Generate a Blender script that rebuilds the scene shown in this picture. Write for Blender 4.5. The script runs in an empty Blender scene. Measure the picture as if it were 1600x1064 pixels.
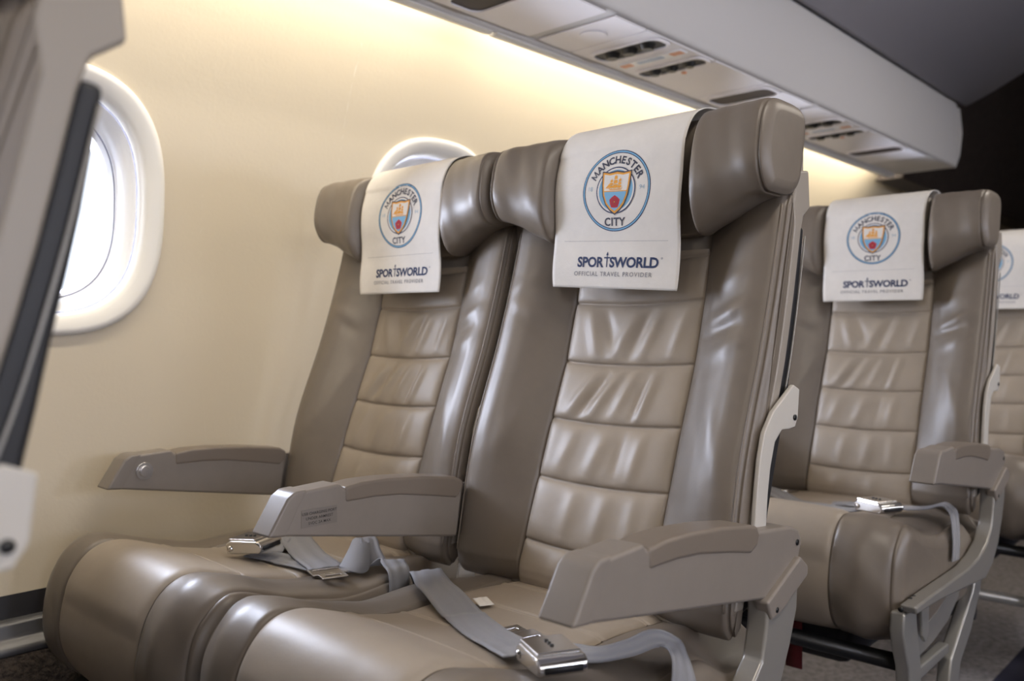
import bpy, bmesh, math, random
import numpy as np
from mathutils import Vector, Matrix
R = math.radians
PI = math.pi
random.seed(4)
S = bpy.context.scene
C = S.collection
H = 0.80                     # eye height; builder numbers below are "above the eye", lifted by H

# ------------------------------------------------------------------ camera, world, exposure
cd = bpy.data.cameras.new('camera'); cam = bpy.data.objects.new('camera', cd); C.objects.link(cam); S.camera = cam
cd.sensor_width = 36.0; cd.lens = 1355.2 / 1600 * 36; cd.clip_start = 0.02
cam.location = (0, 0, H); cam.rotation_euler = (R(90 - 0.574), 0, R(42.865))
cd.dof.use_dof = True; cd.dof.focus_distance = 1.04; cd.dof.aperture_fstop = 4.5
S.view_settings.view_transform = 'Standard'; S.view_settings.look = 'None'
S.view_settings.exposure = 0.34; S.view_settings.gamma = 1.0
S.view_settings.use_curve_mapping = False
wd = bpy.data.worlds.new('world'); S.world = wd; wd.use_nodes = True
bg = wd.node_tree.nodes['Background']; bg.inputs[0].default_value = (0.86, 0.92, 1.0, 1); bg.inputs[1].default_value = 2.5
WINDOWS_Y = [-1.93, -1.12, -0.31, 0.493, 1.295, 2.10, 2.93]

def area(name, loc, rot, sx, sy, power, col):
    l = bpy.data.lights.new(name, 'AREA'); l.shape = 'RECTANGLE'; l.size = sx; l.size_y = sy
    l.energy = power; l.color = col
    o = bpy.data.objects.new(name, l); C.objects.link(o); o.location = loc; o.rotation_euler = rot
    return o
for wy in WINDOWS_Y:         # daylight outside each cabin window, both sides
    area('window_daylight', (-1.62, wy, H + .24), (0, R(-90), 0), .46, .38, 19.0, (.80, .85, 1))
    area('window_daylight', (1.62, wy, H + .24), (0, R(90), 0), .46, .38, 13.0, (.80, .84, 1))
for cy in (-1.75, -.55, .65, 1.85, 3.0):           # fluorescent tubes tucked behind the valance of each bin
    for sx in (-1, 1):
        area('cove_tube_light', (sx * 1.222, cy, H + .672), (0, R(-sx * 38), 0), .04, 1.14, 3.7, (1, .91, .76))
for cy in (-1.2, .6, 2.4):                         # added warm fill from above the aisle, no lamp fixture there
    area('aisle_fill_light', (.12, cy, H + 1.07), (0, 0, 0), .18, .8, 6.5, (1, .91, .79))

# ------------------------------------------------------------------ materials
def mat(name, col, rough=.5, metal=0, bump=None, spec=.5, var=None, coat=0, emit=None, sheen=0):
    m = bpy.data.materials.new(name); m.use_nodes = True; nt = m.node_tree; b = nt.nodes['Principled BSDF']
    b.inputs['Base Color'].default_value = (*col, 1); b.inputs['Roughness'].default_value = rough
    b.inputs['Metallic'].default_value = metal; b.inputs['Specular IOR Level'].default_value = spec
    b.inputs['Coat Weight'].default_value = coat; b.inputs['Coat Roughness'].default_value = .3
    if sheen: b.inputs['Sheen Weight'].default_value = sheen
    if emit: b.inputs['Emission Color'].default_value = (*col, 1); b.inputs['Emission Strength'].default_value = emit
    tc = nt.nodes.new('ShaderNodeTexCoord')
    def noise(sc, det=4, ro=.6, stretch=None):
        n = nt.nodes.new('ShaderNodeTexNoise'); n.inputs['Scale'].default_value = sc; n.inputs['Detail'].default_value = det
        n.inputs['Roughness'].default_value = ro
        if stretch:
            mp = nt.nodes.new('ShaderNodeMapping'); mp.inputs['Scale'].default_value = stretch
            nt.links.new(tc.outputs['Object'], mp.inputs[0]); nt.links.new(mp.outputs[0], n.inputs['Vector'])
        else: nt.links.new(tc.outputs['Object'], n.inputs['Vector'])
        return n
    if var:
        amt, sc = var[:2]; n = noise(sc, 5, .6, var[2] if len(var) > 2 else None)
        cr = nt.nodes.new('ShaderNodeValToRGB'); cr.color_ramp.elements[0].position = .3; cr.color_ramp.elements[1].position = .7
        cr.color_ramp.elements[0].color = (*[c * (1 - amt) for c in col], 1)
        cr.color_ramp.elements[1].color = (*[min(1, c * (1 + amt)) for c in col], 1)
        nt.links.new(n.outputs[0], cr.inputs[0]); nt.links.new(cr.outputs[0], b.inputs['Base Color'])
    if bump:
        prev = None
        for (sc, st, dist, stretch) in bump:
            n = noise(sc, 3, .55, stretch); bp = nt.nodes.new('ShaderNodeBump')
            bp.inputs['Strength'].default_value = st; bp.inputs['Distance'].default_value = dist
            nt.links.new(n.outputs[0], bp.inputs['Height'])
            if prev: nt.links.new(prev.outputs[0], bp.inputs['Normal'])
            prev = bp
        nt.links.new(prev.outputs[0], b.inputs['Normal'])
    return m
LB = [(9, .35, .006, None), (420, .12, .0006, None)]
leather = mat('taupe_leather', (.170, .140, .110), .43, bump=LB, var=(.07, 14), spec=.6, coat=.08)
leather_light = mat('beige_leather', (.34, .287, .228), .44, bump=LB, var=(.05, 14), spec=.5)
piping = mat('leather_piping', (.20, .165, .13), .45)
shell_m = mat('taupe_plastic_shell', (.30, .265, .225), .42, bump=[(600, .1, .0004, None)])
plastic = mat('grey_taupe_plastic', (.225, .195, .168), .42, bump=[(900, .15, .0004, None)], var=(.03, 40))
pad_m = mat('armrest_pad_brown', (.185, .152, .122), .40, bump=[(300, .12, .0005, None)])
cream_m = mat('cream_metal', (.56, .53, .48), .38)
frame_m = mat('grey_painted_metal', (.30, .285, .26), .32, metal=.35)
leg_m = mat('leg_metal', (.42, .41, .38), .33, metal=.6)
chrome = mat('polished_metal', (.72, .71, .70), .2, metal=1)
darkmetal = mat('dark_bolt', (.05, .05, .05), .35, metal=.8)
black = mat('black_plastic', (.010, .010, .012), .5)
web = mat('grey_webbing', (.235, .235, .25), .6, bump=[(1.0, .5, .0006, (900, 900, 900)), (250, .2, .0005, None)], sheen=.2)
paper = mat('white_nonwoven_fabric', (.74, .71, .665), .85, bump=[(60, .25, .002, None), (500, .25, .0006, None)], var=(.03, 45))
wall_m = mat('cream_wall_panel', (.59, .515, .39), .45, bump=[(160, .2, .0012, None), (22, .12, .004, None)])
wframe_m = mat('window_surround', (.74, .72, .68), .4)
wring_m = mat('window_inner_ring', (.88, .89, .92), .4)
gasket = mat('window_gasket', (.16, .16, .2), .5)
bin_m = mat('bin_plastic', (.60, .585, .58), .5, bump=[(300, .1, .0006, None)])
psu_m = mat('service_panel_plastic', (.82, .80, .83), .42)
ceil_m = mat('ceiling_panel', (.37, .36, .40), .6, bump=[(300, .1, .0006, None)])
wood_m = mat('dark_wood_laminate', (.045, .034, .030), .45, var=(.7, 6, (14, 14, .5)))
floor_m = mat('grey_carpet', (.23, .21, .205), .95, bump=[(500, .8, .003, None)], var=(.4, 60))
navy_m = mat('navy_carpet', (.018, .018, .04), .95, bump=[(500, .8, .003, None)], var=(.3, 120))
kick_m = mat('brown_loop_carpet', (.055, .042, .034), .95, bump=[(140, 1.0, .012, None)], var=(.6, 130))
charcoal = mat('charcoal_trim', (.022, .021, .024), .45)
alu = mat('brushed_aluminium', (.15, .15, .155), .45, metal=.7, bump=[(30, .2, .001, (.3, 1, 8))])
red_m = mat('red_fabric_tag', (.12, .008, .010), .8)
sky_blue = mat('print_sky_blue', (.20, .43, .64), .8)
navy = mat('print_navy', (.028, .045, .115), .8)
ink = mat('print_dark_ink', (.05, .055, .085), .8)
ink_grey = mat('print_grey_ink', (.27, .27, .29), .8)
ink_pale = mat('print_pale_blue_ink', (.36, .47, .56), .8)
gold = mat('print_gold', (.78, .36, .05), .8)
red_print = mat('print_red', (.45, .03, .045), .8)
orange_m = mat('amber_lens', (.75, .35, .2), .4)
def pane_material():
    m = bpy.data.materials.new('window_acrylic'); m.use_nodes = True; nt = m.node_tree; nt.nodes.clear()
    out = nt.nodes.new('ShaderNodeOutputMaterial'); t = nt.nodes.new('ShaderNodeBsdfTransparent'); g = nt.nodes.new('ShaderNodeBsdfGlossy')
    g.inputs['Roughness'].default_value = .05; f = nt.nodes.new('ShaderNodeFresnel'); f.inputs[0].default_value = 1.45
    mx = nt.nodes.new('ShaderNodeMixShader'); t.inputs[0].default_value = (.93, .95, 1, 1)
    nt.links.new(f.outputs[0], mx.inputs[0]); nt.links.new(t.outputs[0], mx.inputs[1]); nt.links.new(g.outputs[0], mx.inputs[2])
    nt.links.new(mx.outputs[0], out.inputs[0]); return m
pane_m = pane_material()

# ------------------------------------------------------------------ mesh helpers
def meshobj(name, verts, faces, m, parent=None, smooth=True, shift=None, mats=None, midx=None):
    me = bpy.data.meshes.new(name)
    v = [tuple(map(float, p)) for p in verts]
    if shift is not None: v = [(p[0] + shift[0], p[1] + shift[1], p[2] + shift[2]) for p in v]
    me.from_pydata(v, [], [tuple(int(i) for i in f) for f in faces]); me.update()
    bm = bmesh.new(); bm.from_mesh(me); bmesh.ops.recalc_face_normals(bm, faces=bm.faces); bm.to_mesh(me); bm.free()
    for mm in (mats or [m]): me.materials.append(mm)
    if midx is not None: me.polygons.foreach_set('material_index', midx)
    me.polygons.foreach_set('use_smooth', [smooth] * len(me.polygons))
    o = bpy.data.objects.new(name, me); C.objects.link(o)
    if parent: o.parent = parent
    return o
def tag(o, label=None, cat=None, group=None, kind=None):
    if label: o['label'] = label
    if cat: o['category'] = cat
    if group: o['group'] = group
    if kind: o['kind'] = kind
    return o
def empty(name, loc, label, cat, group=None):
    o = bpy.data.objects.new(name, None); C.objects.link(o); o.location = loc; o.empty_display_size = .05
    return tag(o, label, cat, group)
def bevel(o, w, seg=2, ang=30):
    b = o.modifiers.new('bevel', 'BEVEL'); b.width = w; b.segments = seg; b.limit_method = 'ANGLE'; b.angle_limit = R(ang)
    b.harden_normals = False
    me = o.data
    me.polygons.foreach_set('use_smooth', [True] * len(me.polygons))
    n = o.modifiers.new('wn', 'WEIGHTED_NORMAL'); n.keep_sharp = True
    return o
def box_geo(x0, x1, y0, y1, z0, z1):
    v = [(x, y, z) for x in (x0, x1) for y in (y0, y1) for z in (z0, z1)]
    return v, [(0, 1, 3, 2), (4, 6, 7, 5), (0, 4, 5, 1), (2, 3, 7, 6), (0, 2, 6, 4), (1, 5, 7, 3)]
def prism_x(pts, x0, x1):
    """polygon pts (y, z) extruded along x"""
    n = len(pts); v = [(x0, *p) for p in pts] + [(x1, *p) for p in pts]
    f = [tuple(range(n))[::-1], tuple(range(n, 2 * n))] + [(i, (i + 1) % n, n + (i + 1) % n, n + i) for i in range(n)]
    return v, f
def cyl_geo(c, axis, r, h, n=24, r2=None):
    ax = 'xyz'.index(axis); a, b = [(1, 2), (2, 0), (0, 1)][ax]; v = []
    for k, rr in ((0, r), (1, r if r2 is None else r2)):
        for i in range(n):
            p = list(c); p[a] += rr * math.cos(2 * PI * i / n); p[b] += rr * math.sin(2 * PI * i / n); p[ax] += h * k; v.append(tuple(p))
    f = [tuple(range(n))[::-1], tuple(range(n, 2 * n))] + [(i, (i + 1) % n, n + (i + 1) % n, n + i) for i in range(n)]
    return v, f
def merge(*gs):
    V, F = [], []
    for v, f in gs:
        o = len(V); V += list(v); F += [tuple(i + o for i in q) for q in f]
    return V, F
def grid_faces(nu, nt, closed=False, off=0):
    F = []
    for i in range(nu - 1):
        for j in range(nt if closed else nt - 1):
            j2 = (j + 1) % nt; F.append((off + i * nt + j, off + (i + 1) * nt + j, off + (i + 1) * nt + j2, off + i * nt + j2))
    return F
def catmull(pts, n, closed=False):
    pts = np.array(pts, float); m = len(pts); out = []
    segs = m if closed else m - 1
    for k in range(segs):
        if closed: p0, p1, p2, p3 = pts[(k - 1) % m], pts[k], pts[(k + 1) % m], pts[(k + 2) % m]
        else: p0, p1, p2, p3 = pts[max(k - 1, 0)], pts[k], pts[k + 1], pts[min(k + 2, m - 1)]
        for i in range(n):
            t = i / n
            out.append(.5 * ((2 * p1) + (-p0 + p2) * t + (2 * p0 - 5 * p1 + 4 * p2 - p3) * t * t + (-p0 + 3 * p1 - 3 * p2 + p3) * t ** 3))
    if not closed: out.append(pts[-1])
    return np.array(out)
def resample(P, n, closed=False):
    P = np.array(P); Q = np.vstack([P, P[:1]]) if closed else P
    d = np.r_[0, np.cumsum(np.linalg.norm(np.diff(Q, axis=0), axis=1))]
    s = np.linspace(0, d[-1], n + 1)[:-1] if closed else np.linspace(0, d[-1], n)
    return np.stack([np.interp(s, d, Q[:, k]) for k in range(Q.shape[1])], 1)
def normals2(L):
    """outward normals of a closed (y,z) loop"""
    t = np.roll(L, -1, 0) - np.roll(L, 1, 0); n = np.stack([t[:, 1], -t[:, 0]], 1)
    n /= np.linalg.norm(n, axis=1)[:, None] + 1e-9
    area2 = np.sum(L[:, 0] * np.roll(L[:, 1], -1) - np.roll(L[:, 0], -1) * L[:, 1])
    return n if area2 > 0 else -n
def sweep_cushion(us, loop_fn, cap=5):
    """closed (y,z) loops at every lateral u, ends closed with shrinking rings"""
    rows = [(u, loop_fn(u)) for u in us]
    def ring(u, L, k, s):
        c = L.mean(0); return (u + s * .0012 * (1 - k ** 2), c + (L - c) * k)
    pre = [ring(us[0], rows[0][1], k, -1) for k in (.05, .45, .75, .9, .97)]
    post = [ring(us[-1], rows[-1][1], k, 1) for k in (.97, .9, .75, .45, .05)]
    allr = pre + rows + post; nt = len(allr[0][1])
    V = [(u, p[0], p[1]) for u, L in allr for p in L]
    F = grid_faces(len(allr), nt, True); F += [tuple(range(nt)), tuple(range(len(V) - nt, len(V)))]
    return V, F
def smooth01(x): x = np.clip(x, 0, 1); return x * x * (3 - 2 * x)
SH = (0, -.65, H)            # builder coordinates (u, Y, above eye) -> coordinates local to the seat

# ------------------------------------------------------------------ seat shapes
YC = np.array([(-.36, .818), (-.274, .848), (-.194, .877), (-.119, .904), (-.043, .936), (.042, .960), (.12, .978), (.30, 1.02)])
def yc(z): return np.interp(z, YC[:, 0], YC[:, 1])
_zs = np.linspace(-.36, .30, 133); _y = yc(_zs); _k = np.exp(-np.linspace(-2, 2, 25) ** 2); _k /= _k.sum()
_ys = np.convolve(np.pad(_y, 12, mode='reflect', reflect_type='odd'), _k, 'valid')
def yc(z): return np.interp(z, _zs, _ys)
def ridge(u, z, a, b, w, amp):
    ax, az = a; bx, bz = b; L2 = (bx - ax) ** 2 + (bz - az) ** 2
    t = np.clip(((u - ax) * (bx - ax) + (z - az) * (bz - az)) / L2, 0, 1)
    d2 = (u - ax - t * (bx - ax)) ** 2 + (z - az - t * (bz - az)) ** 2
    return amp * np.exp(-d2 / w ** 2) * (.35 + .65 * np.sin(PI * np.clip(t, .05, .95)))
SEAMS = [.0975, .040, -.041, -.117, -.193, -.272, -.35]
BOLSTER_FOLDS = [((.125, .010), (.185, .038), .007, .0035), ((.120, -.006), (.175, .012), .006, -.003), ((.13, -.03), (.19, -.005), .009, .0025),
                 ((.125, .05), (.17, .075), .008, .0022), ((.115, -.02), (.12, -.12), .008, .002), ((-.13, .02), (-.19, .045), .010, .0022),
                 ((-.12, -.01), (-.165, .02), .008, -.0018), ((-.14, .09), (-.2, .06), .01, .002), ((.14, -.06), (.19, -.18), .012, .0022),
                 ((-.12, -.06), (-.16, -.16), .011, .0022), ((.12, .07), (.13, 0), .006, .0018)]
_az = np.linspace(-.40, .24, 129); _aa = np.interp(_az, [-.36, -.31, -.235, -.16, -.06, .04, .12, .2], [.008, .013, .028, .041, .043, .036, .030, .028])
_aa = np.convolve(np.pad(_aa, 12, mode='edge'), _k, 'valid')
def bolster_depth(u, z):
    a = abs(u)
    amp = np.interp(z, _az, _aa)
    x = np.interp(a, [0, .100, .104, .112, .125, .14, .16, .18, .196, .206], [-.012 / .045, -.012 / .045, .0, .17, .40, .63, .86, .98, .96, .88])
    return amp * x if a > .104 else amp * 0 + x * .045
def backrest_loop(u):
    zf = np.linspace(.150, -.30, 110)
    dep = bolster_depth(u, zf)
    for f in BOLSTER_FOLDS: dep = dep + ridge(u, zf, *f) * (1 if abs(u) > .1 else 0)
    front = np.stack([yc(zf) - dep, zf], 1)
    yb = front[-1, 0]; yr = yc(-.30) + .016
    bot = catmull([(yb, -.30), (yb + .003, -.318), (yb + .013, -.331), (yr - .010, -.331), (yr, -.318), (yr + .004, -.30)], 5)[1:]
    zr = np.linspace(-.28, .13, 30); rear = np.stack([yc(zr) + .012, zr], 1)
    yt0 = rear[-1, 0]; top = catmull([(yt0, .13), (yt0 - .006, .158), (front[0, 0] + .012, .166), (front[0, 0], .150)], 5)[1:-1]
    L = np.vstack([front, bot, rear, top]); n = normals2(L)
    a = abs(u); d = .0
    if a > .203: d = .0045 * math.exp(-((a - .2075) / .002) ** 2) + np.interp(a, [.203, .208, .211, .213], [0, .002, .006, .016])
    zz = L[:, 1]; lower = 0
    return L - n * d
def us_with(ext, crit, n):
    us = set(np.linspace(-ext, ext, n).round(5))
    for c in crit: us |= {c, -c}
    return sorted(us)
US_BACK = us_with(.203, [.100, .102, .104, .107, .112, .118, .2045, .206, .2075, .209, .2105, .2112, .2122, .213], 70)
PANEL_FOLDS = {0: [((-.07, .035), (-.045, -.036), .010, .0035), ((-.02, -.035), (.015, .035), .011, .004), ((.025, -.03), (.05, .035), .009, .0035), ((.07, -.03), (.085, .03), .008, .0025), ((-.045, .03), (-.02, -.02), .008, -.0025), ((.03, .03), (.005, -.035), .007, -.0022)],
               1: [((-.075, -.11), (-.035, -.05), .009, .0045), ((-.035, -.11), (.0, -.05), .009, .0045), ((.003, -.105), (.025, -.05), .008, .0035), ((.04, -.11), (.055, -.05), .008, .004), ((-.055, -.112), (-.02, -.06), .006, -.003), ((.03, -.11), (.045, -.06), .006, -.003)],
               2: [((-.07, -.188), (-.05, -.125), .011, .003), ((-.02, -.187), (.0, -.125), .011, .0035), ((.045, -.187), (.055, -.125), .009, .003), ((.02, -.185), (.025, -.13), .008, -.002)],
               3: [((-.04, -.262), (-.03, -.2), .012, .003), ((.01, -.262), (.02, -.2), .012, .003), ((.06, -.262), (.06, -.2), .010, .0022)],
               4: [((-.05, -.335), (-.03, -.28), .012, .0025), ((.03, -.335), (.03, -.28), .012, .0025)]}
def make_back_panel(parent):
    us = np.linspace(-.1025, .1025, 84); zs = np.linspace(.105, -.334, 254); V = []
    for u in us:
        a = abs(u); edge = 1 - np.exp(-((.1025 - a) / .006)) ; h = np.zeros_like(zs)
        sag = -.004 * (1 - (u / .1) ** 2)
        sh = [s + sag for s in SEAMS]
        dmin = np.min([np.abs(zs - s) for s in sh], axis=0)
        h += .0055 * (1 - np.exp(-(dmin / .008))) * edge + .002 * edge - .0025 * np.exp(-(dmin / .0016) ** 2)
        for k, fl in PANEL_FOLDS.items():
            for f in fl: h = h + ridge(u, zs, *f) * edge * (1 - np.exp(-(dmin / .006) ** 2))
        y = yc(zs) - h + .003 + np.interp(zs, [-.336, -.328, -.318, -.308, -.30], [.020, .010, .004, .001, 0])
        if a > .1015: y = y + .006
        V += [(u, yy, z) for yy, z in zip(y, zs)]
    return meshobj('backrest_panel', V, grid_faces(len(us), len(zs)), leather_light, parent, shift=SH)
def headrest_loop(u):
    a = abs(u)
    wing = smooth01((a - .0925) / .026)
    yf = .948 - .046 * wing - .006 * smooth01((a - .16) / .04)
    zb = .122 + .036 * smooth01((a - .105) / .10) - .003 * math.exp(-((a - .11) / .01) ** 2)
    zt = .273 - .003 * smooth01((a - .15) / .05)
    yr = 1.004
    th = np.linspace(0, 2 * PI, 96, endpoint=False); e = 2 / (2.9 + .9 * smooth01((a - .12) / .08))
    cy, cz = (yf + yr) / 2, (zb + zt) / 2; hy, hz = (yr - yf) / 2, (zt - zb) / 2
    c, s = np.cos(th), np.sin(th)
    y = cy + hy * np.sign(c) * np.abs(c) ** e; z = cz + hz * np.sign(s) * np.abs(s) ** e
    y = y + (z - cz) * .20 + .010 * np.clip(-(z - cz) / hz, 0, 1) * (1 - wing) 
    # the lower front of each wing tucks back to the crease
    y = y + .020 * np.clip((cz - z) / hz, 0, 1) ** 2 * (c < 0) * np.abs(c)
    L = np.stack([y, z], 1); n = normals2(L); d = .0
    d += .007 * math.exp(-((a - .095) / .003) ** 2)
    if a > .19:
        d += .0030 * math.exp(-((a - .206) / .0014) ** 2) + np.interp(a, [.19, .2045, .2085, .212, .2145, .2165], [0, .0008, .0012, .004, .008, .015])
    rip = .0012 * np.sin(u * 95 + z * 30) * np.sin(z * 40 + u * 20) + .0010 * np.sin(u * 210 + z * 60) * (c < .2)
    return L - n * d + n * (.4 * rip * wing)[:, None]
US_HEAD = us_with(.188, [.091, .093, .094, .095, .096, .0985, .101, .103, .105, .108, .111, .115, .192, .196, .2, .2025, .204, .205, .206, .207, .2085, .210, .212, .2135, .2145, .2155, .2165], 60)
CUSH = [(.93, -.338), (.86, -.333), (.80, -.328), (.745, -.325), (.656, -.327), (.59, -.315), (.55, -.302), (.507, -.289), (.477, -.293), (.454, -.312), (.438, -.343),
        (.430, -.385), (.433, -.418), (.445, -.446), (.467, -.466), (.505, -.477), (.60, -.479), (.80, -.474), (.92, -.46), (.945, -.43), (.948, -.375)]
CL = resample(catmull(CUSH, 10, True), 170, True); CN = normals2(CL)
def cushion_loop(u):
    a = abs(u); d = np.zeros(len(CL)); topness = smooth01((CN[:, 1] + .75) / .8)
    if a < .1115: d += .009
    else: d += .0035 * math.exp(-((a - .1155) / .003) ** 2)
    d += .009 * smooth01((a - .15) / .06) * np.clip(-CN[:, 0], 0, 1)
    d += .028 * smooth01((a - .15) / .05) * smooth01((CL[:, 0] - .77) / .08) * np.clip(CN[:, 1], 0, 1)
    d += -.004 * math.exp(-((a - .16) / .03) ** 2)
    d += np.interp(a, [.16, .185, .196, .200, .2025, .205, .209, .213, .216], [0, .003, .005, .007, .0098, .0085, .0115, .018, .028]) * (.6 + .4 * topness)
    rip = .0016 * np.sin(u * 60 + CL[:, 0] * 45) * np.sin(CL[:, 1] * 70 + u * 30)
    return CL - CN * d[:, None] + CN * (rip * (a > .12))[:, None]
US_CUSH = us_with(.188, [.109, .111, .1135, .1155, .118, .121, .192, .196, .198, .2, .2015, .2025, .2035, .205, .209, .213, .216], 50)
def make_cushion_panel(parent):
    i0 = 0; n = len(CL)
    # the stretch of the loop from the rear top over the front and under
    idx = [i for i in range(n) if CL[i, 0] < .91 and (CL[i, 1] > -.39 or CL[i, 0] < .50)]
    P = CL[idx]; N = CN[idx]
    P2 = resample(P, 560); N2 = np.stack([np.interp(np.linspace(0, 1, 560), np.linspace(0, 1, len(N)), N[:, k]) for k in (0, 1)], 1)
    kk = np.hanning(13); kk /= kk.sum(); sm = lambda A: np.stack([np.convolve(np.pad(A[:, k], 6, mode='reflect', reflect_type='odd'), kk, 'valid') for k in (0, 1)], 1)
    P2 = sm(P2); N2 = sm(N2); V = []; us = np.linspace(-.1145, .1145, 60)
    for u in us:
        a = abs(u); edge = 1 - math.exp(-((.1145 - a) / .005)); h = np.full(len(P2), .001) * edge - .002
        top = smooth01((P2[:, 1] + .36) / .03)
        for ys in (.572, .652, .737, .822):
            yy = ys - .006 * math.cos(u / .12 * PI / 2) + .05 * u * 0
            dd = np.abs(P2[:, 0] - yy); h = h - .0032 * np.exp(-(dd / .0020) ** 2) * top + .0016 * np.exp(-((P2[:, 0] - yy + .0042) / .0013) ** 2) * top
            h = h + .002 * (1 - np.exp(-dd / .012)) * top * edge * .5
        h = h + .0035 * edge * math.cos(u / .12 * PI / 2)
        q = P2 + N2 * h[:, None]
        V += [(u, *p) for p in q]
    return meshobj('cushion_panel', V, grid_faces(len(us), len(P2)), leather_light, parent, shift=SH)
def piping_line(parent, pts, r=.0012, name='piping', m=None):
    """thin round tube through 3D points"""
    P = np.array(pts); V = []; n = 6
    for i in range(len(P)):
        t = P[min(i + 1, len(P) - 1)] - P[max(i - 1, 0)]; t /= np.linalg.norm(t) + 1e-9
        a = np.cross(t, (0.3, .2, 1)); a /= np.linalg.norm(a) + 1e-9; b = np.cross(t, a)
        V += [tuple(P[i] + r * (a * math.cos(2 * PI * k / n) + b * math.sin(2 * PI * k / n))) for k in range(n)]
    F = grid_faces(len(P), n, True) + [tuple(range(n)), tuple(range(len(V) - n, len(V)))]
    return meshobj(name, V, F, m or piping, parent, shift=SH)

# armrest outline: (Y, above eye)
ARM = [(.530, -.232), (.556, -.193), (.566, -.187), (.628, -.184), (.633, -.190), (.834, -.208), (.915, -.216), (.935, -.223), (.943, -.237), (.934, -.256), (.856, -.284)]
PAD = [(.634, -.208), (.634, -.189), (.66, -.186), (.70, -.1865), (.76, -.191), (.82, -.199), (.834, -.202), (.840, -.212), (.835, -.222), (.82, -.229), (.78, -.221), (.72, -.211), (.68, -.208)]
def make_armrest(parent, xc, style, name='armrest'):
    v, f = prism_x(ARM if style == 'aisle' else ARM[:5] + [(.834, -.209), (.822, -.282)], xc - .019, xc + .019)
    a = bevel(meshobj(name, v, f, plastic, parent, shift=SH), .0045, 3)
    v, f = prism_x(PAD if style == 'aisle' else [(min(y, .833), z) for y, z in PAD[:6]] + [(.833, -.206), (.831, -.220), (.82, -.229)] + PAD[10:], xc - .0205, xc + .0205)
    bevel(meshobj('arm_pad', v, f, pad_m, a, shift=SH), .004, 3)
    # end cap seam: a slightly proud nose shell
    nose = [(.5285, -.2335), (.5545, -.1925), (.5655, -.1855), (.582, -.1850), (.553, -.2360)]
    v, f = prism_x(nose, xc - .0193, xc + .0193)
    bevel(meshobj('nose_cap', v, f, plastic, a, shift=SH), .0035, 3)
    return a
def text_geo(body, size, bold=0.0, spacing=1.0):
    cu = bpy.data.curves.new('t', 'FONT'); cu.body = body; cu.size = size; cu.align_x = 'CENTER'; cu.align_y = 'CENTER'
    cu.offset = bold; cu.resolution_u = 3; cu.space_character = spacing; cu.fill_mode = 'FRONT'
    o = bpy.data.objects.new('t', cu); C.objects.link(o)
    dg = bpy.context.evaluated_depsgraph_get(); dg.update()
    me = bpy.data.meshes.new_from_object(o.evaluated_get(dg))
    v = [(p.co.x, p.co.y) for p in me.vertices]; f = [tuple(p.vertices) for p in me.polygons]
    bpy.data.objects.remove(o); bpy.data.curves.remove(cu); bpy.data.meshes.remove(me)
    return v, f

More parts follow.
